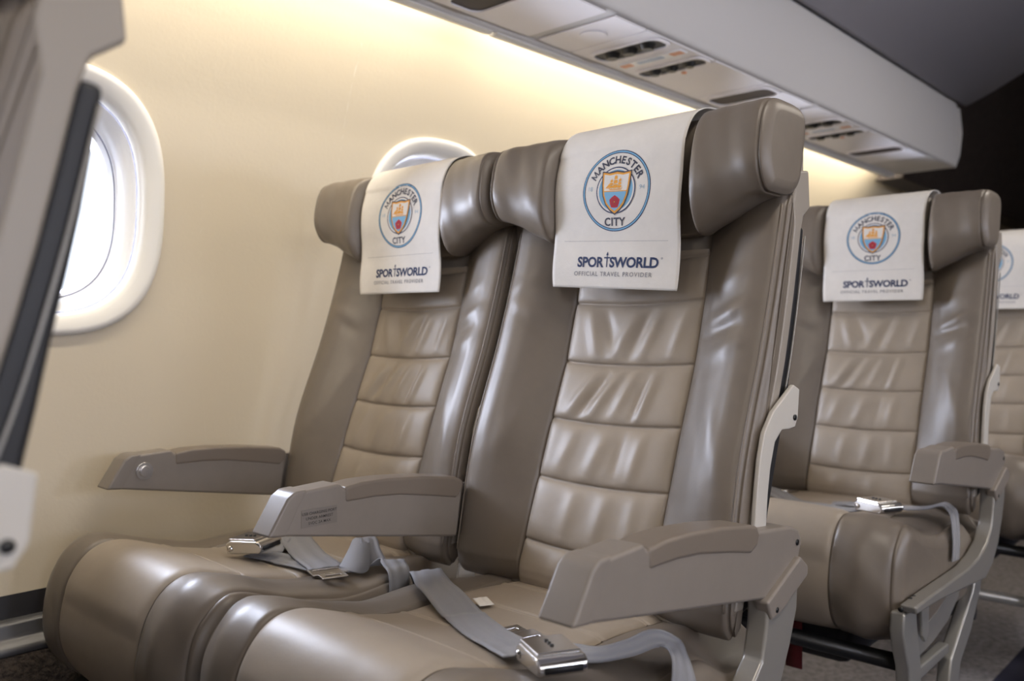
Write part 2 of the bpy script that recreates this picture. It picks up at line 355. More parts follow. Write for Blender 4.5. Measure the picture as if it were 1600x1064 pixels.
def glyph_m(w=.0100, h=.0099, t=.0015):
    def bar(x0, y0, x1, y1): return [(x0, y0), (x0 + t, y0), (x1 + t, y1), (x1, y1)], [(0, 1, 2, 3)]
    return merge(bar(0, 0, .0004, h), bar(w - t, 0, w - t - .0004, h), bar(w / 2 - t / 2, h * .12, .0004, h), bar(w / 2 - t / 2, h * .12, w - t - .0004, h))
def make_seat(aisle):
    t = empty('airplane_seat', (0, 0, 0), 'seat', 'seat')
    v, f = sweep_cushion(US_BACK, backrest_loop); bk = meshobj('backrest', v, f, leather, t, shift=SH)
    for s in (-1, 1):        # welts down the outer front edge of each bolster
        zz = np.linspace(.150, -.30, 50); piping_line(bk, [(s * .2055, yc(z) - bolster_depth(.206, z) + .0005, z) for z in zz], .0014)
    make_back_panel(t)['label'] = 'paler stitched beige leather centre panel'
    v, f = sweep_cushion(US_HEAD, headrest_loop); meshobj('headrest', v, f, leather, t, shift=SH)
    # hard shell behind the cushions
    g = []
    outer = [(yc(z) + .006, z) for z in np.linspace(-.30, .13, 14)] + [(.996, .15), (1.000, .235)]
    inner = [(1.016, .240), (1.018, .160), (1.004, .142)] + [(yc(z) + .017, z) for z in np.linspace(.12, -.30, 14)]
    v, f = prism_x(outer + inner, -.207, .207)
    bevel(meshobj('back_shell', v, f, shell_m, t, shift=SH), .006, 3)
    for s in (-1, 1):
        side = [(yc(z) - .004, z) for z in np.linspace(-.30, .125, 12)] + [(.972, .150), (.982, .19), (1.014, .195), (1.018, .150), (1.000, .138)] + [(yc(z) + .015, z) for z in np.linspace(.12, -.30, 12)]
        v, f = prism_x(side, s * .2085 - .0055, s * .2085 + .0055)
        bevel(meshobj('shell_rail', v, f, shell_m, t, shift=SH), .003, 2)
    pk = [(yc(z) + .014, z) for z in np.linspace(-.31, .128, 14)] + [(yc(z) + float(np.interp(z, [-.30, -.062, -.025, .078, .13], [.046, .043, .036, .032, .028])), z) for z in np.linspace(.126, -.30, 14)]
    v, f = prism_x(pk, -.206, .211); bevel(meshobj('seat_back_pocket', v, f, black, t, shift=SH), .005, 3)['label'] = 'black padded rear panel'
    # dark elastic seam down the rear edge of the shell
    piping_line(t, [(.2135, yc(z) + .0265, z) for z in np.linspace(.115, -.07, 20)], .0011, 'seam_cord', frame_m)
    v, f = sweep_cushion(US_CUSH, cushion_loop); cu = meshobj('seat_cushion', v, f, leather, t, shift=SH)
    make_cushion_panel(t)['label'] = 'paler beige leather centre of the cushion'
    v, f = box_geo(-.19, .11, .53, .79, -.548, -.470); bevel(meshobj('seat_pan', v, f, black, t, shift=SH), .02, 3)
    # cream bracket that carries the recline pivot
    br = [(.956, -.061), (.971, -.067), (.967, -.099), (.960, -.110), (.945, -.1115), (.926, -.111), (.909, -.123), (.898, -.151), (.892, -.18), (.888, -.217), (.885, -.33), (.858, -.33), (.862, -.210), (.868, -.17), (.874, -.139), (.884, -.111), (.905, -.089)]
    v, f = prism_x(br, .2165, .2225); b = bevel(meshobj('pivot_bracket', v, f, cream_m, t, shift=SH), .0015, 2)
    v, f = cyl_geo((.2225, .957, -.099), 'x', .0035, .0015, 16); meshobj('bolt', v, f, darkmetal, b, shift=SH)
    if aisle:
        a = make_armrest(t, .220, 'aisle')
        foot = [(.925, -.250), (.9445, -.264), (.943, -.275), (.879, -.301), (.855, -.305), (.845, -.284)]
        v, f = prism_x(foot, .229, .246); k = bevel(meshobj('hinge_cover', v, f, plastic, a, shift=SH), .003, 3)
        v, f = cyl_geo((.2385, .929, -.236), 'x', .0035, .0015, 16); meshobj('bolt', v, f, darkmetal, a, shift=SH)
        v, f = cyl_geo((.2455, .866, -.296), 'x', .003, .0012, 16); meshobj('bolt', v, f, darkmetal, a, shift=SH)
        # post curving down and forward into the horizontal rail
        prof_out = [(.925, -.275), (.922, -.308), (.905, -.345), (.880, -.385), (.845, -.415), (.80, -.432), (.70, -.425), (.55, -.414), (.443, -.411), (.437, -.399), (.50, -.397), (.60, -.396), (.70, -.395), (.76, -.387), (.81, -.370), (.84, -.345), (.85, -.31), (.851, -.28)]
        v, f = prism_x(prof_out, .2185, .243); fr = bevel(meshobj('side_frame', v, f, frame_m, t, shift=SH), .004, 3)
        for yb in (.50, .60, .70): v, f = cyl_geo((.2415, yb, -.4055), 'x', .003, .0012, 12); meshobj('bolt', v, f, darkmetal, fr, shift=SH)
        v, f = cyl_geo((.222, .4365, -.4055), 'y', .004, -.0012, 12); meshobj('bolt', v, f, darkmetal, fr, shift=SH)
        for (yb, zb) in ((.475, .0), (.49, .0)):
            v, f = cyl_geo((.222, yb, -.3978), 'z', .0035, .001, 12); meshobj('bolt', v, f, darkmetal, fr, shift=SH)
        for x0 in (.205, -.21):
            front = [(.44, -.412), (.49, -.412), (.50, -.46), (.512, -.50), (.518, -.56), (.518, -.775), (.475, -.775), (.468, -.56), (.46, -.50), (.445, -.47), (.435, -.44)]
            v, f = prism_x(front, x0, x0 + .022); bevel(meshobj('leg', v, f, leg_m, t, shift=SH), .004, 2)
            rear = [(.80, -.428), (.838, -.425), (.832, -.46), (.775, -.52), (.715, -.56), (.690, -.62), (.684, -.775), (.64, -.775), (.644, -.60), (.665, -.54), (.735, -.49), (.785, -.455)]
            v, f = prism_x(rear, x0, x0 + .022); bevel(meshobj('leg', v, f, leg_m, t, shift=SH), .004, 2)
            brace = [(.505, -.512), (.655, -.512), (.655, -.528), (.505, -.532)]
            v, f = prism_x(brace, x0 + .002, x0 + .020); bevel(meshobj('cross_brace', v, f, leg_m, t, shift=SH), .003, 2)
            arch = [(.505, -.465), (.56, -.462), (.62, -.452), (.68, -.436), (.72, -.42), (.76, -.42), (.735, -.455), (.68, -.482), (.60, -.498), (.51, -.505)]
            v, f = prism_x(arch, x0 + .003, x0 + .012); bevel(meshobj('arch_brace', v, f, frame_m, t, shift=SH), .002, 2)
            flap = [(.505, -.414), (.535, -.414), (.535, -.462), (.520, -.474), (.507, -.462)]
            v, f = prism_x(flap, x0 + .02, x0 + .026); bevel(meshobj('lug', v, f, leg_m, t, shift=SH), .002, 2)
            v, f = prism_x([(.43, -.775), (.74, -.775), (.74, -.7995), (.43, -.7995)], x0 - .01, x0 + .032); bevel(meshobj('foot_rail', v, f, leg_m, t, shift=SH), .003, 2)
        for (yy, zz) in ((.465, -.457), (.80, -.457)):      # tubes across under both cushions
            v, f = cyl_geo((-.62, yy + .02, zz - .045), 'x', .013, .84, 20); meshobj('cross_tube', v, f, darkmetal, t, shift=SH)
        v, f = cyl_geo((-.62, .50, -.62), 'x', .012, .84, 16); meshobj('baggage_bar', v, f, leg_m, t, shift=SH)
    else:
        m_ = make_armrest(t, .220, 'middle')
        w_ = make_armrest(t, -.220, 'window')
        for arm, x0, x1 in ((m_, .2158, .2242), (w_, -.2388, -.2160)):      # narrow neck running back beside the seat back
            v, f = prism_x([(.826, -.2105), (.895, -.2165), (.900, -.222), (.895, -.284), (.821, -.2815)], x0, x1)
            bevel(meshobj('armrest_neck', v, f, plastic, arm, shift=SH), .0012, 2)
        v, f = merge(cyl_geo((-.2010, .585, -.212), 'x', .0135, .0022, 32)); rb = meshobj('button_ring', v, f, chrome, w_, shift=SH); bevel(rb, .0007, 2)
        v, f = cyl_geo((-.1995, .585, -.212), 'x', .0085, .0035, 32); bt = meshobj('recline_button', v, f, chrome, w_, shift=SH); bevel(bt, .001, 2)
        v, f = box_geo(.2392, .2396, .572, .622, -.2295, -.2085); pl = meshobj('placard', v, f, mat('placard_film', (.19, .165, .143), .5), m_, smooth=False, shift=SH)
        V, F = [], []
        for i, line in enumerate(('USB CHARGING PORT', 'UNDER ARMREST', '5VDC 2A MAX')):
            tv, tf = text_geo(line, .0047, .00002, 1.05)
            V2 = [(.2399, .597 + x, -.2135 - i * .0058 + y) for x, y in tv]; V, F = merge((V, F), (V2, tf))
        meshobj('placard_text', V, F, mat('placard_ink', (.02, .017, .015), .6), pl, shift=SH, smooth=False)
        v, f = prism_x([(.848, -.28), (.885, -.28), (.872, -.36), (.855, -.44), (.815, -.44), (.838, -.36)], .2180, .2215); bevel(meshobj('arm_post', v, f, cream_m, t, shift=SH), .002, 2)
        v, f = prism_x([(.84, -.28), (.885, -.28), (.89, -.44), (.84, -.44)], -.227, -.213); bevel(meshobj('arm_post', v, f, cream_m, t, shift=SH), .002, 2)
    return t
def copy_tree(o, parent=None):
    c = o.copy(); C.objects.link(c); c.parent = parent
    for ch in o.children: copy_tree(ch, c)
    return c

PITCH = .876
XA, XW = -.665, -1.105
aisle_seat = make_seat(True); window_seat = make_seat(False)
ROWS = {0: -PITCH + .053, 1: 0, 2: PITCH, 3: 2 * PITCH}
LAB = {(0, 'a'): 'blurred dark seat back cut off at the left edge of the photo',
       (0, 'w'): 'window seat in the row ahead, just outside the left edge of the photo',
       (1, 'a'): 'large taupe leather aisle seat in the centre foreground with three-part aisle armrest',
       (1, 'w'): 'taupe leather window seat left of the foreground aisle seat, two long armrests',
       (2, 'a'): 'taupe leather aisle seat one row behind the foreground pair, legs showing',
       (2, 'w'): 'taupe leather window seat mostly hidden behind the foreground aisle seat',
       (3, 'a'): 'farthest taupe leather seat cut off at the right edge of the photo'}
first = {'a': aisle_seat, 'w': window_seat}; seats = {}
for k in ((1, 'a'), (1, 'w'), (0, 'a'), (0, 'w'), (2, 'a'), (2, 'w'), (3, 'a')):
    r, s = k; o = first.pop(s) if s in first else copy_tree(seats[(1, s)])
    o.location = (XA if s == 'a' else XW, ROWS[r] + .65, 0); seats[k] = o
    tag(o, LAB[k], 'seat', 'leather airplane seats')

# ------------------------------------------------------------------ headrest covers with their print
TOW = catmull([(1.0285, .170), (1.030, .215), (1.027, .262), (1.012, .2825), (.985, .2845), (.962, .279), (.944, .268), (.930, .248), (.922, .220), (.9195, .190), (.9185, .150), (.918, .110), (.9175, .085), (.917, .063), (.916, .040)], 8)
_d = np.r_[0, np.cumsum(np.linalg.norm(np.diff(TOW, axis=0), axis=1))]; _L = _d[-1]
def towel_pt(a, b, off=0.0, skew=(0, 0)):
    """a = lateral, b = length up from the lower hem"""
    s = _L - b; y = np.interp(s, _d, TOW[:, 0]); z = np.interp(s, _d, TOW[:, 1])
    y2 = np.interp(s + .002, _d, TOW[:, 0]); z2 = np.interp(s + .002, _d, TOW[:, 1])
    y1 = np.interp(s - .002, _d, TOW[:, 0]); z1 = np.interp(s - .002, _d, TOW[:, 1])
    t = np.array([y2 - y1, z2 - z1]); t /= np.linalg.norm(t) + 1e-9; n = np.array([t[1], -t[0]])
    if n[0] > 0 and z < .2: n = -n
    if n @ np.array([y - .98, z - .2]) < 0: n = -n
    w = .0022 * math.sin(a * 38 + b * 9) * max(0, 1 - b / .13) + .0015 * math.sin(b * 60 + a * 12) * (b < .2)
    curl = -.0 if b > .012 else .0
    q = n * (off + w)
    return (a + skew[0] * b + skew[1], y + q[0], z + q[1] + .04 * a * max(0, (.05 - b)) * 2)
def make_cover(skew, tilt, hem):
    t = empty('headrest_cover', (0, 0, 0), 'cover', 'headrest cover')
    T = lambda a, b, off=0.0: towel_pt(a, b + hem - tilt * a, off, skew)
    us = np.linspace(-.1, .1, 40); bs = np.linspace(0, _L - hem - .008, 120)
    V = [T(u * (1 - .012 * math.exp(-b / .006)), b, o) for o in (0, .0008) for u in us for b in bs]
    n = len(us) * len(bs); nb = len(bs); F = grid_faces(len(us), nb) + grid_faces(len(us), nb, off=n)
    for i in range(len(us) - 1):
        for j in (0, nb - 1): F.append((i * nb + j, (i + 1) * nb + j, n + (i + 1) * nb + j, n + i * nb + j))
    for j in range(nb - 1):
        for i in (0, len(us) - 1): F.append((i * nb + j, i * nb + j + 1, n + i * nb + j + 1, n + i * nb + j))
    meshobj('fabric', V, F, paper, t, shift=SH)
    OFF = .0010
    def flat(name, geos, m, layer=0, parent=t):
        V, F = merge(*geos); return meshobj(name, [T(x, y, OFF + layer * .00016) for x, y in V], F, m, parent, smooth=False, shift=SH)
    def ring(cx, cy, r0, r1, n=72):
        v = [(cx + r * math.cos(2 * PI * i / n), cy + r * math.sin(2 * PI * i / n)) for r in (r0, r1) for i in range(n)]
        return v, [(i, (i + 1) % n, n + (i + 1) % n, n + i) for i in range(n)]
    def fill(poly, step=.006):
        """polygon filled as horizontal strips so it follows the curve of the cloth"""
        bm = bmesh.new(); vs = [bm.verts.new((x, y, 0)) for x, y in poly]; bm.faces.new(vs)
        ymin, ymax = min(p[1] for p in poly), max(p[1] for p in poly); y = ymin + step
        while y < ymax:
            bmesh.ops.bisect_plane(bm, geom=bm.verts[:] + bm.edges[:] + bm.faces[:], plane_co=(0, y, 0), plane_no=(0, 1, 0)); y += step
        xmin, xmax = min(p[0] for p in poly), max(p[0] for p in poly); x = xmin + .01
        while x < xmax:
            bmesh.ops.bisect_plane(bm, geom=bm.verts[:] + bm.edges[:] + bm.faces[:], plane_co=(x, 0, 0), plane_no=(1, 0, 0)); x += .01
        bm.verts.index_update(); v = [(p.co.x, p.co.y) for p in bm.verts]; f = [tuple(q.index for q in fc.verts) for fc in bm.faces]; bm.free(); return v, f
    cx, cy = .002, .128; RO = .0535
    crest = flat('crest_ring', [ring(cx, cy, RO * .925, RO)], navy)
    crest['label'] = 'round club crest printed in blue, gold and red'
    flat('ring_band', [ring(cx, cy, RO * .945, RO * .978)], sky_blue, 1, crest)
    flat('inner_circle', [fill([(cx + RO * .56 * math.cos(a), cy + RO * .56 * math.sin(a)) for a in np.linspace(0, 2 * PI, 60, endpoint=False)])], sky_blue, 0, crest)
    flat('inner_ring', [ring(cx, cy, RO * .545, RO * .575)], navy, 2, crest)
    flat('pale_crescent', [ring(cx, cy, RO * .50, RO * .545)], paper, 2, crest)
    def shield(k, dy=0):
        P = [(-.58, .60), (-.3, .56), (0, .60), (.3, .56), (.58, .60), (.555, .2), (.50, -.12), (.38, -.38), (.2, -.56), (0, -.68), (-.2, -.56), (-.38, -.38), (-.50, -.12), (-.555, .2)]
        return [(cx + x * RO * .76 * k, cy + (y * k * .85 - .03) * RO) for x, y in P]
    flat('shield_border', [fill(shield(1.0))], ink, 3, crest)
    flat('shield_gold', [fill(shield(.93))], gold, 4, crest)
    flat('shield_upper', [fill(shield(.83))], paper, 5, crest)
    lo = [p for p in shield(.83)]; yl = cy - .03 * RO
    bm = bmesh.new(); bm.faces.new([bm.verts.new((x, y, 0)) for x, y in lo])
    bmesh.ops.bisect_plane(bm, geom=bm.verts[:] + bm.edges[:] + bm.faces[:], plane_co=(0, yl, 0), plane_no=(0, 1, 0), clear_outer=True)
    fc = max(bm.faces, key=lambda f: f.calc_area()); lower = [(l.vert.co.x, l.vert.co.y) for l in fc.loops]; bm.free()
    flat('shield_lower', [fill(lower)], sky_blue, 6, crest)
    w = RO * .345
    bar = [(cx - w * .98, yl - .0006), (cx + w * .98, yl - .0006), (cx + w * .98, yl + .0006), (cx - w * .98, yl + .0006)]
    st = []
    for k in range(3):
        x0 = cx + (k - 1) * w * .5; a0 = x0 - w * .3
        st.append(fill([(a0 + k * .12 * w, yl - .0015 - k * .003), (a0 + w * .25 + k * .1 * w, yl - .0015 - k * .003), (a0 + w * .05, yl - .010), (a0 - w * .0, yl - .010 + .002)]) if False else ring(-9, -9, 0.1, .2, 3))
    ship = [fill(bar)]
    ship.append(fill([(cx - w * .62, yl + .0040), (cx - w * .45, yl + .0030), (cx + w * .5, yl + .0030), (cx + w * .62, yl + .0052), (cx + w * .52, yl + .0018), (cx - w * .45, yl + .0016)]))
    for (mx, hh, ww) in ((-.36, .0115, .17), (-.02, .0172, .20), (.34, .0125, .16)):
        X0 = cx + mx * w; lv = 3
        for q in range(lv):
            b0 = yl + .0040 + hh * q / lv; b1 = b0 + hh / lv * .84; ww0 = ww * w * (1 - .18 * q); ww1 = ww * w * (1 - .18 * q) * .86
            ship.append(fill([(X0 - ww0, b0), (X0 + ww0, b0 + .0006), (X0 + ww1 * 1.05, b1), (X0 - ww1, b1)]))
        ship.append(fill([(X0 - .0003, yl + .003), (X0 + .0003, yl + .003), (X0 + .0003, yl + .0055 + hh), (X0 - .0003, yl + .0055 + hh)]))
    ship.append(fill([(cx - w * .86, yl + .0042), (cx - w * .50, yl + .0050), (cx - w * .50, yl + .0110)]))
    ship.append(fill([(cx - w * .95, yl + .0038), (cx - w * .5, yl + .0034), (cx - w * .5, yl + .0042)]))
    flat('ship', ship, gold, 7, crest)
    ry = cy - .29 * RO; rr = .0088
    flat('rose', [fill([(cx + rr * (1 if k % 2 == 0 else .86) * math.cos(PI / 2 + k * PI / 5), ry + rr * (1 if k % 2 == 0 else .86) * math.sin(PI / 2 + k * PI / 5)) for k in range(10)], .004)], red_print, 7, crest)
    flat('rose_outline', [ring(cx, ry, .0042, .0046, 20), ring(cx, ry, .0009, .0015, 14)], ink, 8, crest)
    flat('rose_centre', [ring(cx, ry, .0001, .0009, 12)], gold, 9, crest)
    V = []
    word = 'MANCHESTER'; rad = RO * .755
    wid = {'M': 1.25, 'A': 1.08, 'N': 1.12, 'C': 1.02, 'H': 1.08, 'E': .92, 'S': .92, 'T': .95, 'R': 1.0}
    tot = sum(wid[c] for c in word); ang = R(69); pos = 0; span = 2 * ang
    for ch in word:
        c = pos + wid[ch] / 2; pos += wid[ch]; th = PI / 2 + ang - span * c / tot
        tv, tf = glyph_m() if ch == 'M' else text_geo(ch, .0138, .00042); mx0 = (min(p[0] for p in tv) + max(p[0] for p in tv)) / 2; my0 = (min(p[1] for p in tv) + max(p[1] for p in tv)) / 2
        rot = th - PI / 2
        V.append(([(cx + rad * math.cos(th) + (x - mx0) * math.cos(rot) - (y - my0) * math.sin(rot), cy + rad * math.sin(th) + (x - mx0) * math.sin(rot) + (y - my0) * math.cos(rot)) for x, y in tv], tf))
    def word_flat(txt, x, y, size, bold, sp):
        tv, tf = text_geo(txt, size, bold, sp); my0 = (min(p[1] for p in tv) + max(p[1] for p in tv)) / 2
        mx0 = (min(p[0] for p in tv) + max(p[0] for p in tv)) / 2
        return ([(x + a - mx0, y + b - my0) for a, b in tv], tf), max(p[0] for p in tv) - min(p[0] for p in tv)
    flat('crest_word', V, ink, 1, crest); V = []
    V.append(word_flat('CITY', cx, cy - RO * .765, .0145, .00038, 1.08)[0])
    flat('crest_word', V, ink, 1, crest)
    flat('crest_year', [word_flat('18', cx - RO * .76, cy + .05 * RO, .0085, 0, 1.1)[0], word_flat('94', cx + RO * .76, cy + .05 * RO, .0085, 0, 1.1)[0]], ink_pale, 1, crest)
    flat('rule_line', [fill([(-.083, .0620), (.083, .0620), (.083, .0624), (-.083, .0624)])], ink_grey)
    # sponsor line; the T carries a small flame
    (g1, w1) = word_flat('SPOR', 0, 0, .0184, .0006, .97); (g2, w2) = word_flat('SWORLD', 0, 0, .0184, .0006, .97)
    tx = -.0085; by = .0345
    mv = lambda g, dx, dy: ([(x + dx, y + dy) for x, y in g[0]], g[1])
    parts = [mv(g1, tx - .0052 - w1 / 2, by), mv(g2, tx + .0044 + w2 / 2, by)]
    parts.append(fill([(tx - .0009, by - .0066), (tx + .0009, by - .0066), (tx + .0009, by + .0078), (tx - .0009, by + .0078)]))
    parts.append(fill([(tx - .0052, by + .0049), (tx + .0052, by + .0049), (tx + .0052, by + .0067), (tx - .0052, by + .0067)]))
    sp = flat('sponsor_print', parts, navy, 1)
    flat('flame', [fill([(tx, by + .0080), (tx + .0018, by + .0098), (tx + .0008, by + .0128), (tx + .0004, by + .0138), (tx - .0014, by + .0112), (tx - .0018, by + .0095)], .003)], navy, 1, sp)
    flat('registered_mark', [ring(tx + .0055 + w2 + .0030, by + .0058, .0009, .0013, 16)], navy, 1, sp)
    flat('sponsor_subline', [word_flat('OFFICIAL TRAVEL PROVIDER', 0, .0190, .0082, .0001, 1.22)[0]], ink_grey, 1, sp)
    return t
coverA = make_cover((.028, -.009), .065, .016); coverW = make_cover((.005, -.001), .01, .023)
covers = [((1, 'a'), coverA, 'white printed headrest cover on the large foreground aisle seat'),
          ((1, 'w'), coverW, 'white printed headrest cover on the window seat beside the window'),
          ((2, 'a'), None, 'slightly blurred white printed headrest cover on the second-row aisle seat'),
          ((2, 'w'), None, 'white printed headrest cover on the second-row window seat, hidden behind the foreground seat'),
          ((3, 'a'), None, 'white printed headrest cover cut off at the right edge of the photo')]
for k, o, lab in covers:
    c = o or copy_tree(coverW if k[0] > 1 else coverA); s = seats[k]; c.location = s.location.copy(); tag(c, lab, 'headrest cover', 'printed headrest covers')

# ------------------------------------------------------------------ seat belts
from mathutils.bvhtree import BVHTree
bpy.context.view_layer.update()
CUSHIONS = []
for _s in seats.values():
    for _c in _s.children:
        if _c.name.startswith(('seat_cushion', 'cushion_panel')):
            _m = Matrix.Translation(_s.location)
            CUSHIONS.append(BVHTree.FromPolygons([_m @ q.co for q in _c.data.vertices], [tuple(q.vertices) for q in _c.data.polygons]))
def surface(x, y):
    hs = [h.z for h in (t.ray_cast(Vector((x, y, 1.0)), Vector((0, 0, -1)))[0] for t in CUSHIONS) if h]
    return max(hs) if hs else -1
def in_gap(p): return abs(p[0] + .885) < .007 or p[0] > -.452
def settle(verts, dy, gap=.0006):
    """lift rigid hardware until its lowest corner clears the leather"""
    return max(0.0, max(surface(p[0], p[1] + dy) + gap - p[2] for p in verts))
def ribbon(name, path, widths, parent, m, th=.0016, tilt=None, n=10, shift=None):
    """flat strap: path of (x,y,z) centres, across-vectors per point"""
    P = catmull(path, n); W = catmull(widths, n); V = []
    dy = parent.location.y if parent else 0
    need = np.zeros(len(P))
    for i in range(len(P)):
        if in_gap(P[i]): continue
        need[i] = max(0.0, max(surface(P[i][0] + W[i][0] * k, P[i][1] + W[i][1] * k + dy) + th + .0008 - (P[i][2] + W[i][2] * k) for k in np.linspace(-1.05, 1.05, 9) if not in_gap(P[i] + W[i] * k)) if any(not in_gap(P[i] + W[i] * k) for k in np.linspace(-1.05, 1.05, 9)) else 0)
    need = np.array([need[max(0, i - 3):i + 4].max() for i in range(len(P))])
    for i in range(len(P)):
        if not in_gap(P[i]): P[i][2] += need[i]
    for i in range(len(P)):
        w = W[i]; t = P[min(i + 1, len(P) - 1)] - P[max(i - 1, 0)]; t = t / (np.linalg.norm(t) + 1e-9)
        w = w - t * (w @ t) * .6; nn = np.cross(t, w); nn = nn / (np.linalg.norm(nn) + 1e-9)
        for k, hk in zip((-1, -.72, -.66, -.3, -.24, .24, .3, .66, .72, 1), (.5, .7, .3, .3, .8, .8, .3, .3, .7, .5)):
            V.append(P[i] + w * k + nn * th * hk)
        for k in (1, 0, -1): V.append(P[i] + w * k - nn * th * .5)
    F = grid_faces(len(P), 13, True) + [tuple(range(13)), tuple(range(len(V) - 13, len(V)))]
    return meshobj(name, V, F, m, parent, shift=shift)
def rot_geo(v, M): return [tuple(M @ Vector(p)) for p in v]
def make_buckle(parent, loc, rz, rx=0, ry=0):
    M = Matrix.Translation(loc) @ Matrix.Rotation(rz, 4, 'Z') @ Matrix.Rotation(rx, 4, 'X') @ Matrix.Rotation(ry, 4, 'Y')
    body = [(-.030, 0), (.026, 0), (.031, .006), (.031, .012), (.024, .017), (-.022, .019), (-.031, .014)]
    v = [(x, y, z) for y in (-.024, .024) for x, z in body]; n = len(body)
    f = [tuple(range(n)), tuple(range(n, 2 * n))] + [(i, (i + 1) % n, n + (i + 1) % n, n + i) for i in range(n)]
    M = Matrix.Translation((0, 0, settle(rot_geo(v, M), parent.location.y) + (.0026))) @ M
    b = bevel(meshobj('buckle', rot_geo(v, M), f, chrome, parent), .003, 3)
    v, f = box_geo(-.026, .020, -.021, .021, .0185, .0215); bevel(meshobj('buckle_flap', rot_geo([(p[0], p[1], p[2] - .04 * (p[0] + .026)) for p in v], M), f, chrome, b), .0015, 2)
    v, f = cyl_geo((-.022, -.0255, .008), 'y', .004, .051, 16); meshobj('hinge_pin', rot_geo(v, M), f, chrome, b)
    v, f = box_geo(.0305, .0315, -.018, .018, .004, .010); meshobj('slot', rot_geo(v, M), f, black, b)
    g = [box_geo(-.012 + k * .007, -.009 + k * .007, -.002, .001, .0195 - k * .0003, .0222 - k * .0003) for k in range(3)]
    v, f = merge(*g); meshobj('press_marks', rot_geo(v, M), f, darkmetal, b)
    return b
def make_tongue(parent, loc, rz, rx=0):
    M = Matrix.Translation(loc) @ Matrix.Rotation(rz, 4, 'Z') @ Matrix.Rotation(rx, 4, 'X')
    g = [box_geo(-.024, .024, -.002, .006, 0, .002), box_geo(-.024, .024, .012, .030, 0, .002), box_geo(-.024, -.018, .006, .012, 0, .002), box_geo(.018, .024, .006, .012, 0, .002),
         box_geo(-.017, .017, .030, .036, 0, .002), box_geo(-.017, -.010, .036, .043, 0, .002), box_geo(.010, .017, .036, .043, 0, .002), box_geo(-.017, .017, .043, .050, 0, .002)]
    v, f = merge(*g); M = Matrix.Translation((0, 0, settle(rot_geo(v, M), parent.location.y, .0018))) @ M
    return bevel(meshobj('tongue', rot_geo(v, M), f, chrome, parent), .0005, 1)
def zc(x, y, u0):
    """height of the cushion top above the floor at Y = y"""
    return H + float(np.interp(y, [.42, .444, .475, .507, .55, .59, .656, .745, .9], [-.353, -.317, -.293, -.289, -.302, -.315, -.327, -.325, -.335]))
def on(path, off=.004, x0=0): return [(x, y, zc(x, y, x0) + off + dz) for x, y, dz in path]
def belt(name, loc, label): return empty(name, loc, label, 'seat belt', 'grey seat belts')

# foreground aisle seat
b = belt('seat_belt', (0, 0, 0), 'grey seat belt lying across the foreground aisle seat, buckle at the bottom edge')
ribbon('strap', on([(-.885, .795, -.060), (-.885, .785, -.025), (-.868, .765, .004), (-.835, .742, .008), (-.800, .720, .009), (-.765, .703, .010), (-.715, .680, .006), (-.665, .657, .004), (-.615, .634, .004), (-.575, .620, .008), (-.545, .607, .010)]),
       [(.0, .021, .0)] * 2 + [(.008, .020, .0)] * 2 + [(.014, .018, 0)] + [(.013, .019, 0)] + [(.012, .020, 0)] * 5, b, web)
ribbon('strap', on([(-.588, .655, .003), (-.560, .668, .004), (-.520, .678, .005), (-.493, .700, .012), (-.480, .722, .018), (-.466, .728, .017), (-.450, .722, .010), (-.4425, .718, -.022), (-.4425, .716, -.058)]),
       [(.006, .019, 0), (.004, .021, 0), (-.008, .021, 0), (-.014, .019, 0), (-.016, .018, 0), (-.012, .020, 0), (-.008, .022, 0), (0, .023, 0), (0, .023, 0)], b, web)
v, f = box_geo(-.775, -.735, .735, .765, 0, .001)
ribbon('label_tab', on([(-.722, .722, .008), (-.700, .712, .006)]), [(.004, .008, 0)] * 2, b, paper, .0006)
make_buckle(b, (-.508, .600, zc(0, .60, 0) + .006), R(-28), R(0), R(-4))
make_tongue(b, (-.588, .660, zc(0, .66, 0) + .004), R(75))
# window seat
b = belt('seat_belt', (0, 0, 0), 'grey seat belt on the window seat with chrome buckle and folded strap')
ribbon('strap', on([(-1.205, .812, .006), (-1.19, .785, .008), (-1.165, .735, .012), (-1.130, .700, .012), (-1.105, .672, .006)]), [(.018, .012, 0)] * 2 + [(.018, .014, 0)] * 3, b, web)
ribbon('strap', on([(-1.110, .655, .004), (-1.06, .668, .002), (-1.02, .678, .002), (-.985, .683, .003)]), [(-.004, .020, 0)] * 4, b, web)
ribbon('strap', on([(-1.135, .735, .014), (-1.09, .718, .010), (-1.04, .700, .007), (-.985, .684, .007), (-.972, .680, .006)]), [(.008, .022, 0)] * 5, b, web)
ribbon('strap', on([(-.950, .690, .003), (-.945, .705, .004), (-.965, .730, .020), (-.985, .750, .029), (-.978, .756, .029), (-.957, .745, .016), (-.935, .738, .004), (-.918, .746, .012), (-.903, .742, .010), (-.889, .738, .001), (-.885, .735, -.030), (-.885, .733, -.065)]),
       [(.014, .016, 0)] * 2 + [(.008, .013, 0), (.004, .012, 0), (.004, .012, 0), (.006, .013, 0)] + [(.012, .013, 0)] * 2 + [(.006, .015, 0), (.002, .016, 0), (0, .016, 0), (0, .016, 0)], b, web)
make_buckle(b, (-1.092, .645, zc(0, .645, 0) + .010), R(20), R(2), R(-6))
make_tongue(b, (-.975, .680, zc(0, .68, 0) + .008), R(-108))
